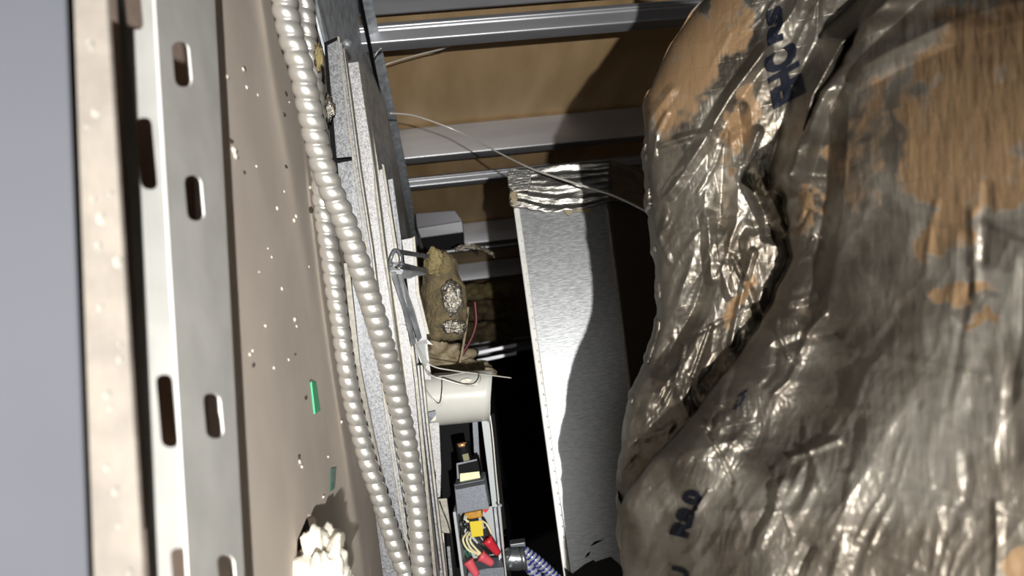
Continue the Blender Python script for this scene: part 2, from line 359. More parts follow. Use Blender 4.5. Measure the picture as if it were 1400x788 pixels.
tag(lump('plaster_blob', W(450, 148, .82), (.006, .004, .014), M['foilwad'], amp=.7, sub=3, axes=(IU, ID, IV), freq=2.5), 'crusty grey blob on the rail beside the thicker conduit', 'blob')

# ------------------------------------------------------------------ rectangular sheet metal duct
dn = (R @ Vector((.045, -.24, -1))).normalized(); dp = W(785, 520, 1.12)
def PD(x, y, off=0): return onp(x, y, dp - dn * off, dn)
duct = empty('sheet_metal_duct', PD(740, 800), 'rectangular grey sheet metal duct between the black void and the foil duct', 'duct')
# body: front face A, upper side B, under side
a1, a2, a3, a4 = PD(701, 262), PD(829, 262), PD(900, 850), PD(781, 850)
back = dn * .26
upn = ((a2 - a1).normalized() + dn * .9).normalized() * .30
vb = [a1, a2, a3, a4, a1 + back, a2 + upn + dn * .12, a3 + upn + dn * .12, a4 + back]
link('duct_body', vb, [(0, 1, 2, 3), (4, 7, 6, 5), (0, 4, 5, 1), (3, 2, 6, 7), (0, 3, 7, 4), (1, 5, 6, 2)], M['duct'], duct, bevel=.002)
slab('side_shade_sheet', [p - dn * .002 + (a2 - a1).normalized() * .002 for p in (a2, a3, a3 + upn + dn * .12, a2 + upn + dn * .12)], .001, M['ductside'], duct)  # overlay sheet that puts the side's shade into a darker steel colour
slab('corner_seam', [PD(699, 262, .003), PD(707, 262, .003), PD(790, 850, .003), PD(779, 850, .003)], .006, M['slotted'], duct, .0015)
slab('fold_seam', [PD(828, 285, .003), PD(832, 285, .003), PD(904, 850, .003), PD(899, 850, .003)], .004, M['edge'], duct, .001)
for i in range(34):
    t = i / 33; y = 285 + 495 * t; x = 704 + .142 * (y - 262)
    lump('seam_dimple', PD(x, y, .004), (.0022, .0018, .0014), M['slotted'], duct, amp=.2, sub=1, seed=i)
# taped end joint: wrinkled foil tape collar
def grid(name, fn, nu, nv, m, parent=None, back=.004, smooth=True):
    v = []; f = []
    for i in range(nu + 1):
        for j in range(nv + 1): v.append(fn(i / nu, j / nv))
    for i in range(nu):
        for j in range(nv): a = i * (nv + 1) + j; f.append((a, a + 1, a + nv + 2, a + nv + 1))
    o = link(name, v, f, m, parent, smooth=smooth); s = o.modifiers.new('s', 'SOLIDIFY'); s.thickness = back; s.offset = 0; return o
from mathutils import noise as NZ
def tapef(u, v):
    x = 697 + 195 * u; yt = 232 - 20 * u; yb = 282 + 10 * math.sin(u * 5) - 4 * u + 2.5 * NZ.noise(Vector((u * 14, 3, 0)))
    y = yt + (yb - yt) * v
    p = PD(min(x, 834), y, .006)
    if x > 834: p = p + (W(x, y, 1) - W(834, y, 1)) * 1.2 + dn * .0012 * (x - 834)
    return p - dn * (.004 * abs(NZ.noise(Vector((u * 4, v * 5 + .4 * u, 1)))) + .006 * NZ.noise(Vector((u * 1.5, v * 9 - u * 2, 5))))
grid('foil_tape', tapef, 90, 26, M['tape'], duct, .001)
slab('tape_tear', [PD(x, y, .008) for x, y in ((768, 281), (790, 283), (812, 286), (806, 292), (786, 288), (777, 295), (772, 290))], .001, M['mastic'], duct)
cp = slab('corner_plate', [PD(x, y, .014) for x, y in ((693, 236), (697, 231), (719, 232), (726, 238), (727, 252), (722, 260), (702, 262), (695, 256))], .004, M['tape'], duct, .0008)
for (x, y) in ((704, 238), (718, 239), (703, 252), (719, 254), (711, 247)): lump('screw', PD(x, y, .016), (.0026, .0026, .0022), M['cast'], cp, amp=.1, sub=2)
lump('sealant_bead', PD(703, 272, .006), (.007, .006, .013), M['mastic'], duct, amp=.5, sub=3, axes=(IU, ID, IV))
for pts in (((806, 748), (813, 741), (827, 737), (815, 744)), ((799, 764), (803, 757), (808, 754), (805, 760))):
    slab('gouge', [PD(x, y, .0015) for x, y in pts], .001, M['black'], duct)
tg = [PD(x, y, .004) for x, y in ((771, 776), (783, 785), (800, 772), (812, 766), (814, 769), (835, 762), (880, 800), (880, 850), (780, 850), (775, 800))]
slab('torn_wrap', tg, .004, M['dark'], duct)

# ------------------------------------------------------------------ foil wrapped duct
def lat(ix, iy, seed):
    h = (ix * 374761393 + iy * 668265263 + seed * 1442695041).astype(np.int64) & 0xffffffff
    h = ((h ^ (h >> 13)) * 1274126177) & 0xffffffff
    return ((h ^ (h >> 16)) & 0xffff) / 65535.0 * 2 - 1
def vn(x, y, seed=0):
    ix = np.floor(x).astype(np.int64); iy = np.floor(y).astype(np.int64); fx = x - ix; fy = y - iy
    sx = fx * fx * (3 - 2 * fx); sy = fy * fy * (3 - 2 * fy)
    a = lat(ix, iy, seed); b = lat(ix + 1, iy, seed); c = lat(ix, iy + 1, seed); d = lat(ix + 1, iy + 1, seed)
    return (a * (1 - sx) + b * sx) * (1 - sy) + (c * (1 - sx) + d * sx) * sy
def ridge(x, y, seed): return 1 - np.abs(vn(x, y, seed)) * 2
def sm(a, b, x): t = np.clip((x - a) / (b - a), 0, 1); return t * t * (3 - 2 * t)
YS = [-80, 0, 14, 60, 130, 200, 290, 400, 450, 490, 540, 580, 640, 700, 788, 870, 1150]
XS = [1010, 962, 950, 918, 885, 884, 892, 904, 903, 890, 869, 858, 849, 847, 853, 862, 890]
YC = [-80, 0, 60, 110, 180, 240, 300, 350, 430, 500, 560, 640, 700, 870]
XC = [1235, 1190, 1166, 1132, 1096, 1066, 1078, 1082, 1048, 1000, 955, 885, 840, 800]
def xs_of(y): return np.interp(y, YS, XS)
def seg_bump(x, y, P, width, h, asym=1.0):
    best = np.full(np.shape(x), 1e9); 
    for (x0, y0), (x1, y1) in zip(P, P[1:]):
        dx, dy = x1 - x0, y1 - y0; t = np.clip(((x - x0) * dx + (y - y0) * dy) / (dx * dx + dy * dy), 0, 1)
        d = np.hypot(x - x0 - t * dx, y - y0 - t * dy); best = np.minimum(best, d)
    return h * np.exp(-(best / width) ** 2)
def cren(x, y, P, width, h):     # sharp V crease or ridge
    best = np.full(np.shape(x), 1e9)
    for (x0, y0), (x1, y1) in zip(P, P[1:]):
        dx, dy = x1 - x0, y1 - y0; t = np.clip(((x - x0) * dx + (y - y0) * dy) / (dx * dx + dy * dy), 0, 1)
        best = np.minimum(best, np.hypot(x - x0 - t * dx, y - y0 - t * dy))
    return h * np.clip(1 - best / width, 0, 1)
def foil_d(x, y):
    x = np.asarray(x, float); y = np.asarray(y, float)
    xs = xs_of(y); s = np.clip((x - xs) / 330, 0, 1)
    d = .60 - .09 * np.sqrt(np.clip(1 - (1 - s) ** 2, 0, 1))
    xc = np.interp(y, YC, XC) + 3 * vn(y / 18, y * 0 + 3, 4)
    r = np.clip((x - xc) / (1520 - xc), 0, 1)
    d2 = .505 - .245 * np.sqrt(np.clip(1 - (1 - r) ** 2, 0, 1)) * (.62 + .38 * r)
    kb = sm(600, 740, y); k = sm(-2, 4, x - xc) * (1 - kb) + kb * sm(-60, 240, x - xc)
    k = np.clip(k, 0, 1)
    d = d * (1 - k) + (d2 * kb + np.minimum(d, d2) * (1 - kb)) * k
    # folds
    d = d - cren(x, y, [(1235, -20), (1150, 60), (1112, 130), (1080, 240)], 30, .046)
    d = d - cren(x, y, [(1420, -10), (1300, 30), (1215, 70), (1180, 90)], 30, .018)
    d = d + seg_bump(x, y, [(1125, 470), (1100, 560), (1060, 600)], 62, .030)
    d = d + cren(x, y, [(1135, 140), (1130, 260), (1105, 420)], 26, .012)
    d = d - cren(x, y, [(1045, 70), (1000, 130), (955, 205), (915, 265)], 13, .010)
    d = d - cren(x, y, [(1030, 345), (1015, 400), (1000, 470)], 7, .008)
    d = d + cren(x, y, [(990, 200), (985, 300), (950, 420), (905, 500)], 22, .012)
    d = d - cren(x, y, [(968, 298), (970, 340), (973, 380)], 12, .010)
    d = d + cren(x, y, [(1010, 150), (1020, 240), (1060, 320)], 16, .010)
    fine = sm(1350, 1000, x)
    # diagonal coordinates (wrinkles lean like the wrap)
    ca, sa = math.cos(math.radians(24)), math.sin(math.radians(24))
    p = x * ca + y * sa; q = -x * sa + y * ca
    wx = 14 * vn(x / 60, y / 60, 31); wy = 14 * vn(x / 60, y / 60, 32)
    env = .35 + .65 * sm(-.3, .5, vn(x / 90, y / 90, 77))
    calm = 1 - .85 * sm(0, 40, 1000 - x) * sm(190, 120, y)        # smooth upper left lobe
    near = (.2 + .8 * fine) * (1 - .7 * sm(1150, 1230, x) * sm(360, 280, y))
    calm = calm * (1 - .85 * np.exp(-(((x - 1076) / 42) ** 2 + ((y - 100) / 46) ** 2)))
    d = d - calm * near * env * (.0050 * ridge((p + wx) / 42, (q + wy) / 190, 1) + .0020 * ridge((p + wy) / 19, (q + wx) / 80, 2) + fine * .0007 * ridge((p + wx) / 7.5, (q + wy) / 26, 3))
    d = d - calm * (fine * .0003 * ridge(x / 5, y / 6, 5) + near * .0009 * ridge((x - y * .4) / 26, y / 22, 6) * env)
    for P_, w_, h_ in CRE: d = d + cren(x, y, P_, w_, h_)
    return d
rc = random.Random(8); CRE = []
for _ in range(75):
    cx, cy = rc.uniform(860, 1120), rc.uniform(120, 780); L = rc.uniform(25, 95); a = math.radians(rc.choice((62, 66, 72, 58, 110, 20)) + rc.uniform(-8, 8)) 
    if abs(cx - 1076) < 50 and abs(cy - 95) < 60: continue
    sx, sy = -math.cos(a) * L / 2, math.sin(a) * L / 2; b = rc.uniform(-9, 9)
    CRE.append(([(cx - sx, cy - sy), (cx + b, cy + b * .3), (cx + sx, cy + sy)], rc.uniform(4, 11), rc.choice((-1, -1, 1)) * rc.uniform(.002, .0055)))
for _ in range(26):
    cx, cy = rc.uniform(1130, 1400), rc.uniform(300, 788); L = rc.uniform(60, 200); a = math.radians(rc.uniform(75, 95)) if rc.random() < .65 else math.radians(rc.uniform(150, 170))
    sx, sy = -math.cos(a) * L / 2, math.sin(a) * L / 2
    CRE.append(([(cx - sx, cy - sy), (cx + rc.uniform(-6, 6), cy), (cx + sx, cy + sy)], rc.uniform(8, 16), rc.choice((-1, 1)) * rc.uniform(.0006, .0016)))
ys = np.linspace(-130, 1150, 640); ts = np.linspace(0, 1, 430) ** 1.15
Yg, Tg = np.meshgrid(ys, ts, indexing='ij')
jag = 2.2 * vn(Yg / 9, Yg * 0, 9) + 3 * vn(Yg / 30, Yg * 0, 8)
xs0 = xs_of(Yg) + jag
Xg = xs0 + (1500 - xs0) * Tg
Dg = foil_d(Xg, Yg)
CM = np.array(R); CL = np.array(CAMLOC)
def unproj(X, Y, D):
    c = np.stack([(X - 700) / F * D, (394 - Y) / F * D, -D], -1); return c @ CM.T + CL
# far side of the wrap, curling back behind the silhouette
bt = np.linspace(0, 1, 26)[::-1][:-1]
Yb, Tb = np.meshgrid(ys, bt, indexing='ij')
ang_ = Tb * math.pi * .62
Xb_u = (xs_of(Yb) + jag[:, :1] - 700) / F * Dg[:, :1]
ub = Xb_u + .24 * (1 - np.cos(ang_)); db = Dg[:, :1] + .24 * np.sin(ang_)
Vb = np.stack([ub, (394 - Yb) / F * (Dg[:, :1] + .0 * db), -db], -1) @ CM.T + CL
Vf = unproj(Xg, Yg, Dg)
V = np.concatenate([Vb, Vf], 1); nr, nc = V.shape[:2]
idx = np.arange(nr * nc).reshape(nr, nc)
Fq = np.stack([idx[:-1, :-1], idx[:-1, 1:], idx[1:, 1:], idx[1:, :-1]], -1).reshape(-1, 4)
org = V.reshape(-1, 3).mean(0); org[2] = V[..., 2].min()
me = bpy.data.meshes.new('foil_jacket'); me.from_pydata((V.reshape(-1, 3) - org).tolist(), [], Fq.tolist())
for p in me.polygons: p.use_smooth = True
# painted amounts per point: brown reflections, dark shade, dust film
Xa = np.concatenate([np.repeat(xs0[:, :1], Vb.shape[1], 1), Xg], 1); Ya = np.concatenate([Yb, Yg], 1)
wxx = Xa + 16 * vn(Xa / 30, Ya / 30, 51) + 6 * vn(Xa / 9, Ya / 9, 52); wyy = Ya + 16 * vn(Xa / 30, Ya / 30, 53) + 6 * vn(Xa / 9, Ya / 9, 54)
def blob(cx, cy, rx, ry, rot=0, soft=.25):
    c, s_ = math.cos(math.radians(rot)), math.sin(math.radians(rot)); a = ((wxx - cx) * c + (wyy - cy) * s_) / rx; b = (-(wxx - cx) * s_ + (wyy - cy) * c) / ry
    return sm(1 + soft, 1 - soft, np.hypot(a, b))
kr = np.zeros_like(Xa)  # brown reflections on the foil, painted as colour patches
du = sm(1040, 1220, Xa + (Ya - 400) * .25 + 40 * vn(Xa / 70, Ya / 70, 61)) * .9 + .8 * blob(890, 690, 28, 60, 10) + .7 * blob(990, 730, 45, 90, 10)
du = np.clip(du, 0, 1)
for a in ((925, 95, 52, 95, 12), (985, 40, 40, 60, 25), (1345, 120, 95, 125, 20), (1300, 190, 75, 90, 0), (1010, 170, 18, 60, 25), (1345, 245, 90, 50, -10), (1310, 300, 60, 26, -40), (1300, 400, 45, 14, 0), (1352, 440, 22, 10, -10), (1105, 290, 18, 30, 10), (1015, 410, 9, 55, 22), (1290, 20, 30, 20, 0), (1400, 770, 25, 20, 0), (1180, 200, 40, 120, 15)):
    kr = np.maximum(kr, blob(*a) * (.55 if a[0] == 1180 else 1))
dk = np.zeros_like(Xa)  # dark tone painted in, partly the shade and dark reflection of the hollows
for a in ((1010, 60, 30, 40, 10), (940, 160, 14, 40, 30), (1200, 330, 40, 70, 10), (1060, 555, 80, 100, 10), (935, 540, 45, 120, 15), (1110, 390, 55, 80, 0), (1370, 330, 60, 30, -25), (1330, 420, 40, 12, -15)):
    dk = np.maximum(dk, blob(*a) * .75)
ca_ = me.color_attributes.new('reflect_shade_dust', 'FLOAT_COLOR', 'POINT')
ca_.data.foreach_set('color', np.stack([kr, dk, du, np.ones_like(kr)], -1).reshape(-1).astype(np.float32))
uvl = me.attributes.new('wrap', 'FLOAT_VECTOR', 'POINT')
# true arc-length coordinates on the wrap, for the scrim weave
sU = np.cumsum(np.concatenate([np.zeros((nr, 1)), np.linalg.norm(np.diff(V[:, ::1], axis=1), axis=-1)], 1), 1)
uvl.data.foreach_set('vector', np.stack([Xa / 1400 * .9, Ya / 1400 * .9, np.zeros_like(Xa)], -1).reshape(-1).astype(np.float32))
fm = bpy.data.materials.new('foil_scrim_kraft'); fm.use_nodes = True; nt = fm.node_tree; bs = nt.nodes['Principled BSDF']
def nd(t, **k):
    n = nt.nodes.new(t)
    for a, b in k.items(): n.inputs[a].default_value = b
    return n
at = nd('ShaderNodeAttribute'); at.attribute_name = 'reflect_shade_dust'; sep = nd('ShaderNodeSeparateColor'); nt.links.new(at.outputs['Color'], sep.inputs[0])
tc = nd('ShaderNodeTexCoord'); wr = nd('ShaderNodeAttribute'); wr.attribute_name = 'wrap'
n1 = nd('ShaderNodeTexNoise', Scale=55.0, Detail=8.0); nt.links.new(tc.outputs['Object'], n1.inputs['Vector'])
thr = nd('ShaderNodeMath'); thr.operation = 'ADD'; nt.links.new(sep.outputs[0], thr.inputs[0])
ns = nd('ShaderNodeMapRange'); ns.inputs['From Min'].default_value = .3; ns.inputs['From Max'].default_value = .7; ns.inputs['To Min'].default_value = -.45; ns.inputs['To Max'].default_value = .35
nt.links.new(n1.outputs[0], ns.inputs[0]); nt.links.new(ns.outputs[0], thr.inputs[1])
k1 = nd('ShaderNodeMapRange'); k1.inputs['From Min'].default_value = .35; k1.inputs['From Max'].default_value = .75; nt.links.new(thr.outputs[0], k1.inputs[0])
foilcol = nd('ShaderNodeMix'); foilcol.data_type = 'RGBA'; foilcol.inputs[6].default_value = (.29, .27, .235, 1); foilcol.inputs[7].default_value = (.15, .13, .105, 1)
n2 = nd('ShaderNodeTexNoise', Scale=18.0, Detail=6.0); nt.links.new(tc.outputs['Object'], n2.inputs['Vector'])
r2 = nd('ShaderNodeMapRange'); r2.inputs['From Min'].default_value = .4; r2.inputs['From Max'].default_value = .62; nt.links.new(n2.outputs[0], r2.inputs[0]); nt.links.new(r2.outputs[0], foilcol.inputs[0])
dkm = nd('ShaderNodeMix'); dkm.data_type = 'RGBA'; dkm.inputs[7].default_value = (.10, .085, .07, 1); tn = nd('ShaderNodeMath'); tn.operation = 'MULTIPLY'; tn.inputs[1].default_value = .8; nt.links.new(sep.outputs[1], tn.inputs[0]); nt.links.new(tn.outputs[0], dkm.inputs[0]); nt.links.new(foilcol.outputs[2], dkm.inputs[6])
refl_mix = nd('ShaderNodeMix'); refl_mix.data_type = 'RGBA'; refl_mix.inputs[7].default_value = (.165, .105, .055, 1); nt.links.new(k1.outputs[0], refl_mix.inputs[0]); nt.links.new(dkm.outputs[2], refl_mix.inputs[6])
nt.links.new(refl_mix.outputs[2], bs.inputs['Base Color'])
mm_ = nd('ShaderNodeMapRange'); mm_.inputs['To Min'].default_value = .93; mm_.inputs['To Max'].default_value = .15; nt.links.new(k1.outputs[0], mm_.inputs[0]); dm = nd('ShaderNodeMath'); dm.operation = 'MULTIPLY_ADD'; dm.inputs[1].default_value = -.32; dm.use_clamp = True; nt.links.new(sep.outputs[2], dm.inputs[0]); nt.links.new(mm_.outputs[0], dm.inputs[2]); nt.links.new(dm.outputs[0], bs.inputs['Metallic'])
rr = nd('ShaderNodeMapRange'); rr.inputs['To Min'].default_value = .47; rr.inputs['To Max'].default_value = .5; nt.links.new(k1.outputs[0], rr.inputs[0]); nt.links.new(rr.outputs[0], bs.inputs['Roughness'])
# bump: crinkle facets + scrim threads
v1 = nd('ShaderNodeTexVoronoi', Scale=75.0); mpw = nd('ShaderNodeMapping'); mpw.inputs['Rotation'].default_value = (0, 0, .42); mpw.inputs['Scale'].default_value = (1, .3, 1)
nt.links.new(wr.outputs['Vector'], mpw.inputs[0])
wn = nd('ShaderNodeTexNoise', Scale=25.0, Detail=3.0); nt.links.new(wr.outputs['Vector'], wn.inputs['Vector'])
wm = nd('ShaderNodeVectorMath'); wm.operation = 'MULTIPLY_ADD'; wm.inputs[1].default_value = (.03, .03, 0); nt.links.new(wn.outputs['Color'], wm.inputs[0]); nt.links.new(mpw.outputs[0], wm.inputs[2])
nt.links.new(wm.outputs[0], v1.inputs['Vector'])
bk = nd('ShaderNodeTexBrick'); bk.offset = 0; bk.inputs['Scale'].default_value = 40; bk.inputs['Mortar Size'].default_value = .02; bk.inputs['Mortar Smooth'].default_value = 1; bk.inputs['Brick Width'].default_value = .9; bk.inputs['Row Height'].default_value = .9
mpb = nd('ShaderNodeMapping'); mpb.inputs['Rotation'].default_value = (0, 0, .2); nt.links.new(wr.outputs['Vector'], mpb.inputs[0]); nt.links.new(mpb.outputs[0], bk.inputs['Vector'])
b1 = nd('ShaderNodeBump', Strength=.4, Distance=.0009); nt.links.new(v1.outputs['Distance'], b1.inputs['Height'])
b2n = nd('ShaderNodeBump', Strength=.35, Distance=.0006); nt.links.new(bk.outputs['Fac'], b2n.inputs['Height']); nt.links.new(b1.outputs[0], b2n.inputs['Normal'])
n3 = nd('ShaderNodeTexNoise', Scale=130.0, Detail=5.0); mp3 = nd('ShaderNodeMapping'); mp3.inputs['Rotation'].default_value = (0, 0, -.38); mp3.inputs['Scale'].default_value = (1, .16, 1); nt.links.new(wr.outputs['Vector'], mp3.inputs[0]); nt.links.new(mp3.outputs[0], n3.inputs['Vector'])
b3 = nd('ShaderNodeBump', Strength=.6, Distance=.0012); nt.links.new(n3.outputs[0], b3.inputs['Height']); nt.links.new(b2n.outputs[0], b3.inputs['Normal'])
nt.links.new(b3.outputs[0], bs.inputs['Normal'])
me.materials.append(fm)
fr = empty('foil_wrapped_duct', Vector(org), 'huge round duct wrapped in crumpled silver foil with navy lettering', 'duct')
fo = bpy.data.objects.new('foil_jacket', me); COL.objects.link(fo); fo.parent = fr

# ink lettering pressed into the wrap
def lettering(text, origin, ex, ey, size, label=None, width=1.0, lift=.0022):
    cu = bpy.data.curves.new('t', 'FONT'); cu.body = text; cu.size = 1; cu.offset = .06; cu.resolution_u = 3
    o = bpy.data.objects.new('t', cu); COL.objects.link(o); bpy.context.view_layer.update()
    m0 = bpy.data.meshes.new_from_object(o.evaluated_get(bpy.context.evaluated_depsgraph_get())); bpy.data.objects.remove(o, do_unlink=True)
    bm = bmesh.new(); bm.from_mesh(m0)
    bmesh.ops.triangulate(bm, faces=bm.faces)
    for _ in range(4):
        bmesh.ops.subdivide_edges(bm, edges=[e for e in bm.edges if e.calc_length() > .09], cuts=1)
        bmesh.ops.triangulate(bm, faces=bm.faces)
    cap = .70
    px = np.array([(origin[0] + q.co.x * width / cap * size * ex[0] + q.co.y / cap * size * ey[0], origin[1] + q.co.x * width / cap * size * ex[1] + q.co.y / cap * size * ey[1]) for q in bm.verts])
    d = foil_d(px[:, 0], px[:, 1]) - lift
    v = [Vector(p) for p in unproj(px[:, 0], px[:, 1], d)]; f = [tuple(q.index for q in fc.verts) for fc in bm.faces]; bm.free()
    o = link('lettering', v, f, M['ink'], fr); s = o.modifiers.new('s', 'SOLIDIFY'); s.thickness = .0002
    return tag(o, label)
lettering('FHC', (1096, 116), (-.25, -.97), (-.86, .5), 44, 'navy printed letters FHC', .62) if False else None
lettering('EHC', (1098, 128), (-.20, -.98), (-.86, .50), 43, 'navy printed letters EHC', .60)
lettering('RS', (1070, 56), (-.05, -1.0), (-.93, .38), 20, 'navy printed letters partly folded into a wrinkle', 1.6)
lettering('R8.0', (937, 737), (.34, -.94), (-.97, -.25), 22, 'navy printed R8.0', 1.15)
lettering('C1', (1012, 556), (.42, -.9), (-.7, .5), 16, 'small dark print in the fold', 1.1)
lettering('U', (938, 800), (.1, -1), (-1, -.2), 20, 'navy print cut by the lower picture edge', 1.1)

# ------------------------------------------------------------------ hanger wires
tag(tube('hanger_wire', [(533, 155, 1.30), (560, 157, 1.32), (585, 164, 1.34), (622, 178, 1.36), (650, 192, 1.33), (690, 213, 1.25), (730, 232, 1.16), (790, 252, 1.09), (840, 268, 1.06), (890, 292, 1.02)], .0016, M['wire'], seg=8), 'long bare wire slanting from the wide stud across the duct end', 'wire')
tag(tube('wire_end', [(514, 93, 1.45), (540, 84, 1.45), (575, 74, 1.44), (600, 68, 1.43), (616, 62, 1.42), (628, 52, 1.41)], .0016, M['wire'], rf=lambda t: .6 + .7 * t), 'short curled pale wire end against the plywood', 'wire')
tag(tube('wire_end', [(513, 76, 1.28), (516, 71, 1.28), (521, 66, 1.27)], .0014, M['wire']), 'tiny wire stub under the bright steel bar at the track', 'wire')

# short channel offcut
oc = empty('channel_offcut', W(600, 320, 2.0), 'short offcut of steel channel above the yellow wool lump', 'metal channel')
sl('upper_face', [(568, 292, 2.0), (622, 288, 2.0), (633, 303, 2.0), (570, 312, 2.0)], .01, M['darksteel'], oc, .001)
sl('bent_lip', [(570, 312, 1.995), (632, 302, 1.995), (634, 318, 2.0), (575, 326, 2.0)], .01, M['lipsteel'], oc, .002)
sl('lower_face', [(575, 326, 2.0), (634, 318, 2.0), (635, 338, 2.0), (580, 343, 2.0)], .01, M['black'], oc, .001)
# crumpled foil strip
def stripf(u, v): 
    x = 622 + 54 * u; y = 342 - 7 * math.sin(u * 3) + 9 * u * u + (v - .5) * (8 - 2 * u) + 1.5 * NZ.noise(Vector((u * 9, v * 2, 0)))
    return W(x, y, 1.7 + .02 * NZ.noise(Vector((u * 8, v * 3, 4))))
tag(grid('foil_strip', stripf, 26, 6, M['foilwad'], None, .002), 'crumpled pale foil strip in front of the dark studs', 'foil strip')
# wool in far bay
def woolf(u, v):
    x = 600 + 100 * u; y = 398 + 130 * v
    q = PX(x, y, -.70) ; return q + Vector((.03 * NZ.noise(Vector((u * 5, v * 6, 2))), 0, 0))
wb = empty('wool_batt', PX(640, 402, -.7), 'yellow mineral wool batt between the far studs', 'insulation')
for k, (y0, y1, D) in enumerate(((392, 411, 3.2), (414, 440, 3.3), (444, 470, 3.4))):
    def wf(u, v, y0=y0, y1=y1, D=D): return W(625 + 75 * u, y0 + (y1 - y0) * v - 6 * u + 2.5 * NZ.noise(Vector((u * 5, v * 2, k))), D + .06 * NZ.noise(Vector((u * 6, v * 3, k + 8))) + .12 * abs(v - .5))
    grid('wool_layer', wf, 26, 10, M['woolfar'] if k == 0 else M['wool'], wb, .02)
for y in (481, 492): tag(sl('thin_steel_lath', [(652, y, 2.6), (706, y - 11, 2.6), (706, y - 7, 2.6), (654, y + 4, 2.6)], .004, M['stud']), 'thin steel lath low in the dark, ' + ('upper' if y == 481 else 'lower') + ' of the close pair', 'metal lath')

# ------------------------------------------------------------------ wool lump, straps
def wl(name, c, rad, m, seed, parent, amp=.35, fr_=1.3): return lump(name, c, rad, m, parent, amp=amp, sub=4, seed=seed, axes=(IU, IV, ID), freq=fr_)
wo = empty('wool_lump', W(605, 470, 1.12), 'yellow-brown mineral wool lump torn and hanging by the clear straps', 'insulation')
def lumpf(u, v):
    yy = 345 + 122 * v; cx = np.interp(yy, [345, 360, 400, 440, 467], [600, 602, 606, 608, 606]); hw = np.interp(yy, [345, 352, 380, 410, 445, 462, 467], [10, 20, 25, 31, 30, 24, 6])
    t = u * 2 * math.pi; rx = hw * (1 + .12 * NZ.fractal(Vector((math.cos(t) * 2, math.sin(t) * 2, v * 6)), 1, 2, 4))
    return W(cx + rx * math.cos(t), yy + 3 * NZ.noise(Vector((math.cos(t) * 2, math.sin(t), v * 3))), 1.13 - rx / 1000 * 1.2 * math.sin(t))
grid('wool_body', lumpf, 60, 44, M['wool'], wo, .002)
wl('wool_tip', W(593, 358, 1.10), (.014, .020, .012), M['woolfar'], 3, wo)
wl('foil_facing', W(617, 408, 1.095), (.016, .028, .010), M['foilwad'], 5, wo, .3, 1.8)
wl('foil_scrap', W(621, 447, 1.085), (.018, .010, .006), M['foilwad'], 9, wo, .45, 1.8)
tag(lump('dark_rubble', W(604, 492, 1.3), (.05, .03, .04), M['mastic'], None, amp=.6, sub=4, axes=(IU, IV, ID), freq=2), 'dark brown rubble lump just behind the white can', 'rubble')
tag(lump('dark_rubble', W(646, 506, 1.28), (.035, .016, .04), M['mastic'], None, amp=.5, sub=4, seed=5, axes=(IU, IV, ID), freq=2), 'dark brown lump over the right shoulder of the white can', 'rubble')
tag(tube('red_wire', [(649, 412, 1.3), (651, 440, 1.3), (645, 462, 1.3), (634, 482, 1.3), (626, 500, 1.3)], .0035, M['darkred']), 'dark red wire hanging behind the wool lump', 'wire')
tag(tube('brown_wire', [(640, 420, 1.25), (637, 450, 1.25), (632, 480, 1.25), (628, 500, 1.25)], .0022, M['mastic']), 'thin brown wire beside the dark red one', 'wire')

st = empty('clear_strap_hanger', W(555, 365, 1.0), 'cluster of clear grey plastic straps tied round the rail by the wool', 'strap')
sl('strap', [(537, 343, 0.910), (545, 341, 0.910), (588, 348, 1.05), (587, 354, 1.05), (548, 348, 0.910)], .002, M['plastic'], st, .0005)
sl('strap', [(531, 361, 0.900), (548, 359, 0.900), (586, 368, 1.05), (584, 375, 1.05), (552, 370, 0.900), (533, 370, 0.900)], .003, M['plastic'], st, .0005)
sl('strap', [(534, 371, 0.905), (552, 371, 0.905), (584, 375, 1.05), (562, 382, 1.02), (545, 380, 0.910)], .003, M['galvdark'], st, .0005)
sl('strap', [(533, 372, 0.895), (541, 372, 0.895), (560, 430, 0.900), (568, 470, 0.910), (562, 475, 0.910), (551, 425, 0.900)], .002, M['plastic'], st, .0005)
sl('strap', [(543, 375, 0.898), (550, 376, 0.898), (567, 425, 0.905), (577, 462, 0.910), (571, 468, 0.910), (558, 425, 0.900)], .002, M['plastic'], st, .0005)
tube('strap_loop', [(531, 372, 0.895), (535, 352, 0.890), (541, 342, 0.895), (547, 350, 0.900), (548, 366, 0.900)], .0022, M['plastic'], st)
tube('strap_loop', [(549, 361, 0.890), (541, 360, .958), (534, 362, 0.890)], .003, M['plastic'], st)
sl('clip_face', [(568, 467, 1.0), (584, 464, 1.0), (592, 472, 1.0), (580, 470, 1.0), (569, 472, 1.0)], .003, M['galvwhite'], st)
sl('clip_leg', [(570, 470, 1.0), (581, 470, 1.0), (584, 500, 1.0), (576, 505, 1.0)], .003, M['greypaint'], st)
tw = empty('tie_wire_bundle', W(565, 500, .95), 'tangle of thin tie wires fanning over the white can', 'wire')
for px in ([(538, 446, .93), (552, 444, .93), (560, 452, .93), (574, 480, .96), (590, 500, .97), (620, 507, .98), (660, 512, 1.0), (699, 517, 1.02)],
           [(560, 450, .93), (566, 480, .94), (578, 520, .95), (588, 542, .965), (601, 554, .965), (605, 540, .965), (606, 520, .97)],
           [(562, 455, .93), (575, 490, .94), (588, 512, .96), (610, 520, .965), (635, 527, .965), (650, 527, .96), (657, 519, .965), (655, 511, .98)],
           [(565, 470, .95), (580, 500, .96), (592, 515, .98), (640, 509, 1.02)],
           [(556, 450, .93), (563, 490, .93), (575, 540, .94)], [(570, 480, .95), (578, 500, .95), (588, 512, .96)]):
    tube('wire_strand', px, .0009, M['wire'], tw, seg=6)
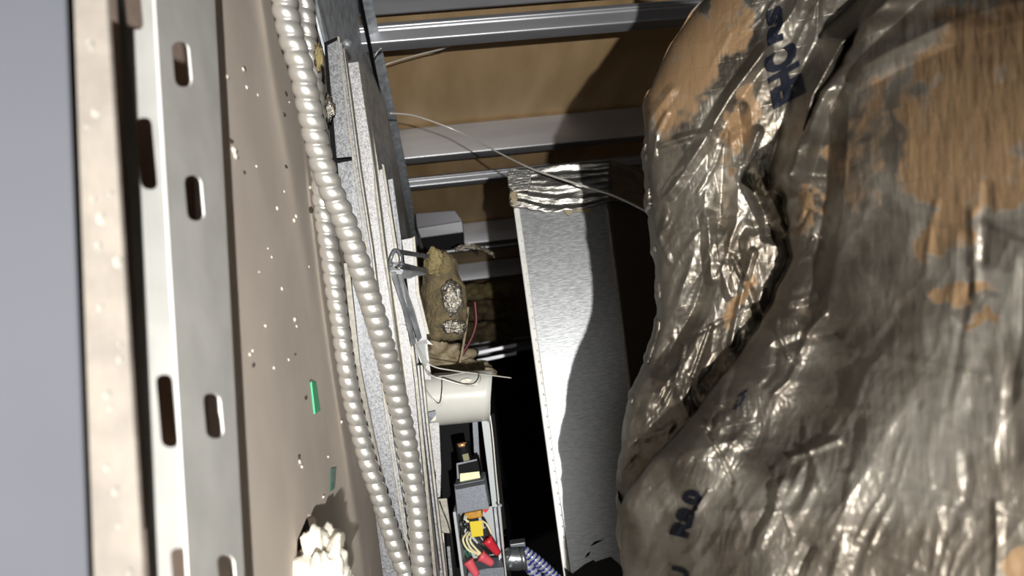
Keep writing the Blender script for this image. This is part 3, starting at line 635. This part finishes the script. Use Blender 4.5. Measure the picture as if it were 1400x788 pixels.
# ------------------------------------------------------------------ white can
can = empty('white_can', W(580, 545, 1.02), 'white enamelled metal can lying above the black fixture opening', 'can')
def canf(u, v):
    xl = 576; xr = 671
    x = xl + (xr - xl) * v; t = u * 2 * math.pi
    cy = 545 + 3 * (v - .5) * -2; hh = 36 - 1.5 * v
    y = cy - hh * math.cos(t) + (6 * (v - .9) if False else 0)
    bulge = 8 * math.sin(t) * (v - .15)
    return W(x + (10 * (-math.cos(t)) * -.25), y - .02 * x + 12, 1.04 - .042 * math.sin(t))
cn = grid('can_body', canf, 56, 10, M['white'], can, .0012)
sl('end_cap', [(669, 514 + 0, 1.04)] + [(668 + 1.5 * math.cos(a), 545 - 34 * math.sin(a), 1.04 - .04 * math.cos(a)) for a in np.linspace(math.pi / 2, -math.pi / 2, 14)], .001, M['white'], can)
sl('cut_notch', [(580, 566, .988), (595, 562, .988), (596, 574, .988), (584, 581, .99)], .002, M['core'], can)
sl('notch_glint', [(588, 577, .986), (596, 568, .986), (596, 575, .986)], .001, M['crumb'], can)
for (x, y) in ((637, 521), (645, 526)): sl('oval_hole', [(x + 8 * math.cos(a), y + 3 * math.sin(a) - 2 * math.cos(a) * .6, 1.0) for a in np.linspace(0, 6.28, 14)[:-1]], .001, M['edge'], can)

# ------------------------------------------------------------------ light fixture frame with transformer
fx = empty('fixture_frame', W(650, 780, 1.1), 'grey painted fixture frame and wiring tray below the white can', 'light fixture')
sl('side_rail', [(658, 574, 1.06), (671, 570, 1.06), (684, 694, 1.06), (673, 694, 1.06), (668, 652, 1.06)], .003, M['greypaint'], fx, .0006)
sl('inner_rail', [(646, 578, 1.12), (653, 576, 1.12), (656, 632, 1.12), (649, 632, 1.12)], .003, M['core'], fx)
sl('tray_floor', [(622, 704, 1.12), (684, 690, 1.12), (694, 800, 1.12), (640, 800, 1.12)], .004, M['greypaint'], fx, .0005)
sl('tray_edge', [(619, 701, 1.05), (623, 700, 1.05), (636, 800, 1.05), (632, 800, 1.05)], .05, M['greypaint'], fx, .0008)
sl('tray_side', [(675, 695, 1.08), (679, 694, 1.08), (690, 800, 1.08), (686, 800, 1.08)], .04, M['galvdark'], fx)
sl('tray_bottom', [(640, 784, 1.05), (665, 778, 1.05), (690, 776, 1.05), (692, 800, 1.05), (640, 800, 1.05)], .04, M['core'], fx)
tube('edge_wire', [(670, 568, 1.03), (674, 600, 1.03), (681, 680, 1.03), (692, 790, 1.03), (694, 810, 1.03)], .0011, M['wire'], fx)
sl('latch', [(680, 692, 1.02), (686, 690, 1.02), (686, 693, 1.02), (681, 694, 1.02)], .004, M['galv'], fx)
bxk = sl('recess_back', [(598, 575, 1.24), (676, 566, 1.24), (700, 800, 1.24), (605, 800, 1.24)], .004, M['black'], fx)
tf = empty('transformer', W(645, 690, 1.05), 'dark grey transformer block with cream label and black terminal', parent=fx)
sl('steel_core', [(621, 664, 1.03), (662, 656, 1.03), (669, 695, 1.03), (625, 704, 1.03)], .045, M['core'], tf, .001)
sl('core_cap', [(620, 662, 1.035), (660, 654, 1.035), (663, 658, 1.028), (622, 666, 1.028)], .04, M['cast'], tf)
sl('coil', [(626, 634, 1.05), (653, 629, 1.05), (658, 657, 1.05), (626, 662, 1.05)], .035, M['black'], tf, .001)
sl('cream_label', [(629, 648, 1.045), (655, 645, 1.045), (657, 656, 1.045), (629, 659, 1.045)], .001, M['label'], tf)
sl('bracket_edge', [(624, 634, 1.048), (652, 628, 1.048), (652, 630, 1.048), (626, 636, 1.048), (628, 655, 1.048), (625, 655, 1.048)], .002, M['core'], tf)
tp = tube('terminal', [(638, 634, 1.07), (635, 622, 1.07), (632, 606, 1.07)], .0105, M['black'], tf, seg=16, n=2)
sl('cream_patch', [(632, 622, 1.055), (640, 620, 1.055), (642, 629, 1.055), (634, 631, 1.055)], .001, M['olive'], tf)
tube('copper_cap', [(632, 610, 1.066), (631.4, 606, 1.066)], .0072, M['brass'], tf, seg=18, n=2)
sl('orange_sleeve', [(634, 703, 1.035), (658, 698, 1.035), (660, 708, 1.035), (640, 711, 1.035)], .02, M['orange'], tf, .002)
tag(sl('yellow_tag', [(642, 714, 1.02), (659, 712, 1.02), (661, 733, 1.02), (645, 735, 1.02)], .0008, M['yellow'], fx), 'bright yellow folded tag')
sl('red_scrap', [(659, 698, 1.03), (669, 696, 1.03), (664, 702, 1.03)], .002, M['red'], fx)
def wirebundle(name, px, r, m, lab, grp=None): return tube(name, px, r, m, fx)
for px in ([(633, 703, 1.05), (629, 715, 1.04), (632, 728, 1.04), (640, 745, 1.05), (652, 760, 1.05)], [(634, 702, 1.05), (632, 716, 1.035), (638, 722, 1.04), (650, 735, 1.05), (660, 748, 1.05), (672, 758, 1.06)],
           [(637, 712, 1.04), (631, 722, 1.03), (630, 736, 1.04), (636, 752, 1.05)], [(658, 706, 1.05), (664, 718, 1.04), (668, 730, 1.04)], [(650, 735, 1.05), (658, 742, 1.05), (664, 750, 1.05), (680, 760, 1.06)]):
    wirebundle('black_wire', px, .0014, M['wireblack'], 'black insulated wire looping below the transformer', 'black wires in the tray')
for px in ([(640, 728, 1.04), (633, 738, 1.03), (640, 752, 1.03), (655, 759, 1.03)], [(643, 728, 1.035), (638, 738, 1.025), (645, 752, 1.025), (656, 758, 1.03)], [(646, 730, 1.04), (643, 740, 1.03), (650, 750, 1.03), (657, 757, 1.03)],
           [(638, 706, 1.035), (637, 711, 1.03), (641, 714, 1.03)], [(658, 712, 1.045), (666, 718, 1.04), (672, 730, 1.04)]):
    wirebundle('cream_wire', px, .0016, M['wirewhite'], 'cream insulated wire curving down to the red caps', 'cream wires in the tray')
for px in ([(634, 742, 1.06), (635, 752, 1.05), (640, 762, 1.05)], [(638, 745, 1.06), (641, 755, 1.05), (645, 763, 1.05)]):
    wirebundle('green_wire', px, .0014, M['wiregreen'], 'dark green wire ending in the lowest red cap', 'green wires in the tray')
for (a, b, m, lab) in (((640, 767, 1.03), (652, 787, 1.03), 'pink', 'faded red wire cap pointing down, lowest of the three'), ((657, 760, 1.025), (673, 771, 1.03), 'pink', 'scuffed red wire cap in the middle pointing right'), ((666, 738, 1.03), (681, 757, 1.04), 'red', 'bright red wire cap, upper right of the three')):
    wn_ = empty('wire_cap', W(*a), lab, parent=fx)
    tube('cap_shell', [a, b], .0078, M[m], wn_, seg=10, n=6, rf=lambda t: 1.0 - .38 * t)
    tube('cap_rim', [a, (a[0] * .93 + b[0] * .07, a[1] * .93 + b[1] * .07, a[2])], .0084, M[m], wn_, seg=14, n=2)
# cable connector and striped cables
cc = empty('cable_connector', W(704, 770, 1.1), 'grey cast metal cable connector on the right of the fixture tray', 'connector')
tube('connector_body', [(688, 757, 1.09), (694, 762, 1.09), (706, 764, 1.09), (714, 762, 1.09)], .0165, M['cast'], cc, seg=22, n=4, rf=lambda t: .72 + .35 * min(1, t * 3))
tube('clamp_band', [(713, 764, 1.09), (719, 763, 1.09)], .0185, M['cast'], cc, seg=8, n=2)
sl('clamp_ear', [(697, 745, 1.075), (718, 742, 1.075), (719, 748, 1.075), (698, 749, 1.075)], .02, M['cast'], cc, .001)
for (x, y) in ((706, 769), (694, 762), (698, 774)): lump('clamp_screw', W(x, y, 1.072), (.003, .003, .003), M['galv'], cc, amp=.05, sub=2)
tag(spiral('armoured_cable', [(714, 753, 1.1), (722, 758, 1.1), (740, 772, 1.1), (768, 800, 1.1), (790, 830, 1.1)], .0085, .0068, M['stripe'], two=M['blue'], depth=.14), 'blue and silver striped armoured cable, upper of the pair by the duct foot', 'cable')
tag(spiral('armoured_cable', [(714, 766, 1.1), (720, 772, 1.1), (730, 784, 1.1), (748, 806, 1.1), (760, 830, 1.1)], .0085, .0085, M['stripe'], two=M['blue'], depth=.14), 'blue and silver striped armoured cable, lower of the pair leaving the connector', 'cable')

# bits beside the fixture
tag(sl('beige_tape_scrap', [(594, 683, 1.0), (611, 682, 1.0), (617, 730, 1.0), (604, 729, 1.0)], .003, M['edge'], bevel=.0008), 'beige rag of tape left of the wiring tray', 'tape')
tag(sl('white_glint', [(600, 731, .99), (606, 729, .99), (607, 738, .99), (601, 739, .99)], .003, M['crumb']), 'small white glint drawn as a plate under the beige tape rag', 'clip')  # a glint modelled as a small white plate
tag(tube('black_lead', [(601, 686, .995), (606, 700, .99), (612, 715, .99), (617, 735, .99), (619, 760, .99), (621, 800, 1.0)], .0009, M['wireblack']), 'thin black lead over the beige tape rag', 'wire')
tag(lump('black_debris', W(594, 651, 1.0), (.003, .006, .003), M['black'], amp=.6, sub=2, axes=(IU, IV, ID)), 'black flake on the speckled strip beside the opening', 'debris')
for i, px in enumerate(((603, 745, 608, 800), (611, 748, 616, 800))): tag(sl('grey_bar', [(px[0], px[1], 1.01), (px[0] + 4, px[1], 1.01), (px[2] + 4, px[3], 1.01), (px[2], px[3], 1.01)], .004, M['galv']), ('left' if i == 0 else 'right') + ' of two short grey bars below the white glint', 'metal bar')

# ------------------------------------------------------------------ plaster chunk and crumbs on the board
ch = lump('plaster_chunk', PZ(441, 800, .012), (.034, .034, .020), M['plaster'], amp=.42, sub=5, seed=3, freq=2.2); tag(ch, 'white broken plaster chunk beside the dark hole at the bottom', 'plaster chunk')
TENS = ['', '', 'twenty', 'thirty']; ONE = ['', 'first', 'second', 'third', 'fourth', 'fifth', 'sixth', 'seventh', 'eighth', 'ninth', 'tenth', 'eleventh', 'twelfth', 'thirteenth', 'fourteenth', 'fifteenth', 'sixteenth', 'seventeenth', 'eighteenth', 'nineteenth', 'twentieth']
def ordn(n): return 'topmost' if n == 1 else ONE[n] if n <= 20 else ('thirtieth' if n == 30 else 'twenty-' + ONE[n - 20])
def crumbs(rows, m, lab, **k):
    for n, (x, y, r) in enumerate(sorted(rows, key=lambda q: q[1])): crumb(x, y, r * k.get('sc', 1), m, k.get('z', 0), k.get('name', 'plaster_crumb'), lab % (ordn(n + 1) if n == 0 else ordn(n + 1) + ' from the top'), k['grp'])
def crumb(x, y, r, m, z=0, name='plaster_crumb', lab='white plaster crumb on the tan board', grp='plaster crumbs on the board'):
    p = W(x, y, .2495 - .01 * (y + 60) / 920) if z == 'lip' else PZ(x, y, z); d = (p - CAMLOC).length; r = r / 1000 * d
    o = lump(name, p + Vector((0, 0, r * .35)), (r, r * 1.6, r * .6), m, amp=.45, sub=1, seed=x * .13 + y); return tag(o, lab, 'grit' if m is M['grit'] else 'crumb', grp)
crumbs(((318, 205, 6), (321, 214, 5), (332, 95, 3), (350, 228, 2.5), (378, 285, 3), (401, 302, 4), (404, 296, 3), (388, 262, 2.5), (423, 257, 3), (385, 395, 3), (402, 437, 4), (405, 446, 3), (362, 446, 3), (374, 503, 3), (341, 485, 3.5), (345, 480, 2.5), (394, 492, 2.5), (409, 632, 4), (412, 638, 3), (441, 680, 3), (448, 625, 3), (466, 577, 4), (337, 120, 3), (352, 130, 2.5), (395, 140, 2), (366, 340, 2), (371, 352, 2.5), (354, 372, 2), (422, 365, 2), (310, 105, 3)), M['crumb'], 'white plaster crumb on the tan board, %s', grp='plaster crumbs on the board', sc=.8)
crumbs(((314, 192, 3.5), (333, 236, 2.5), (333, 94, 3), (390, 128, 3), (388, 157, 3), (423, 287, 5), (417, 545, 3), (424, 522, 3), (408, 625, 3), (390, 228, 3), (403, 485, 2), (345, 500, 3)), M['grit'], 'dark grit speck on the tan board, %s', grp='dark grit on the board', name='grit')
for pts, lab in ((((426, 521), (432, 523), (438, 562), (431, 566)), 'bright green paint chip on the tan board'), (((454, 641), (460, 640), (458, 668), (453, 672)), 'dark green paint chip near the lower end of the board')):
    o = slz('paint_chip', pts, .0015, .0012, M['green'] if 'bright' in lab else M['wiregreen']); tag(o, lab, 'paint chip')
crumbs(((122, 66, 13), (128, 155, 11), (118, 173, 8), (150, 265, 8), (127, 275, 8), (136, 300, 14), (133, 340, 12), (160, 360, 12), (136, 423, 11), (163, 472, 8), (163, 494, 8), (146, 541, 11), (150, 560, 9), (145, 640, 11), (157, 672, 10), (162, 720, 6), (176, 784, 11)), M['crumbdim'], 'blurred white crumb on the beige gypsum edge, %s', grp='crumbs on the gypsum edge', sc=.62, z='lip')
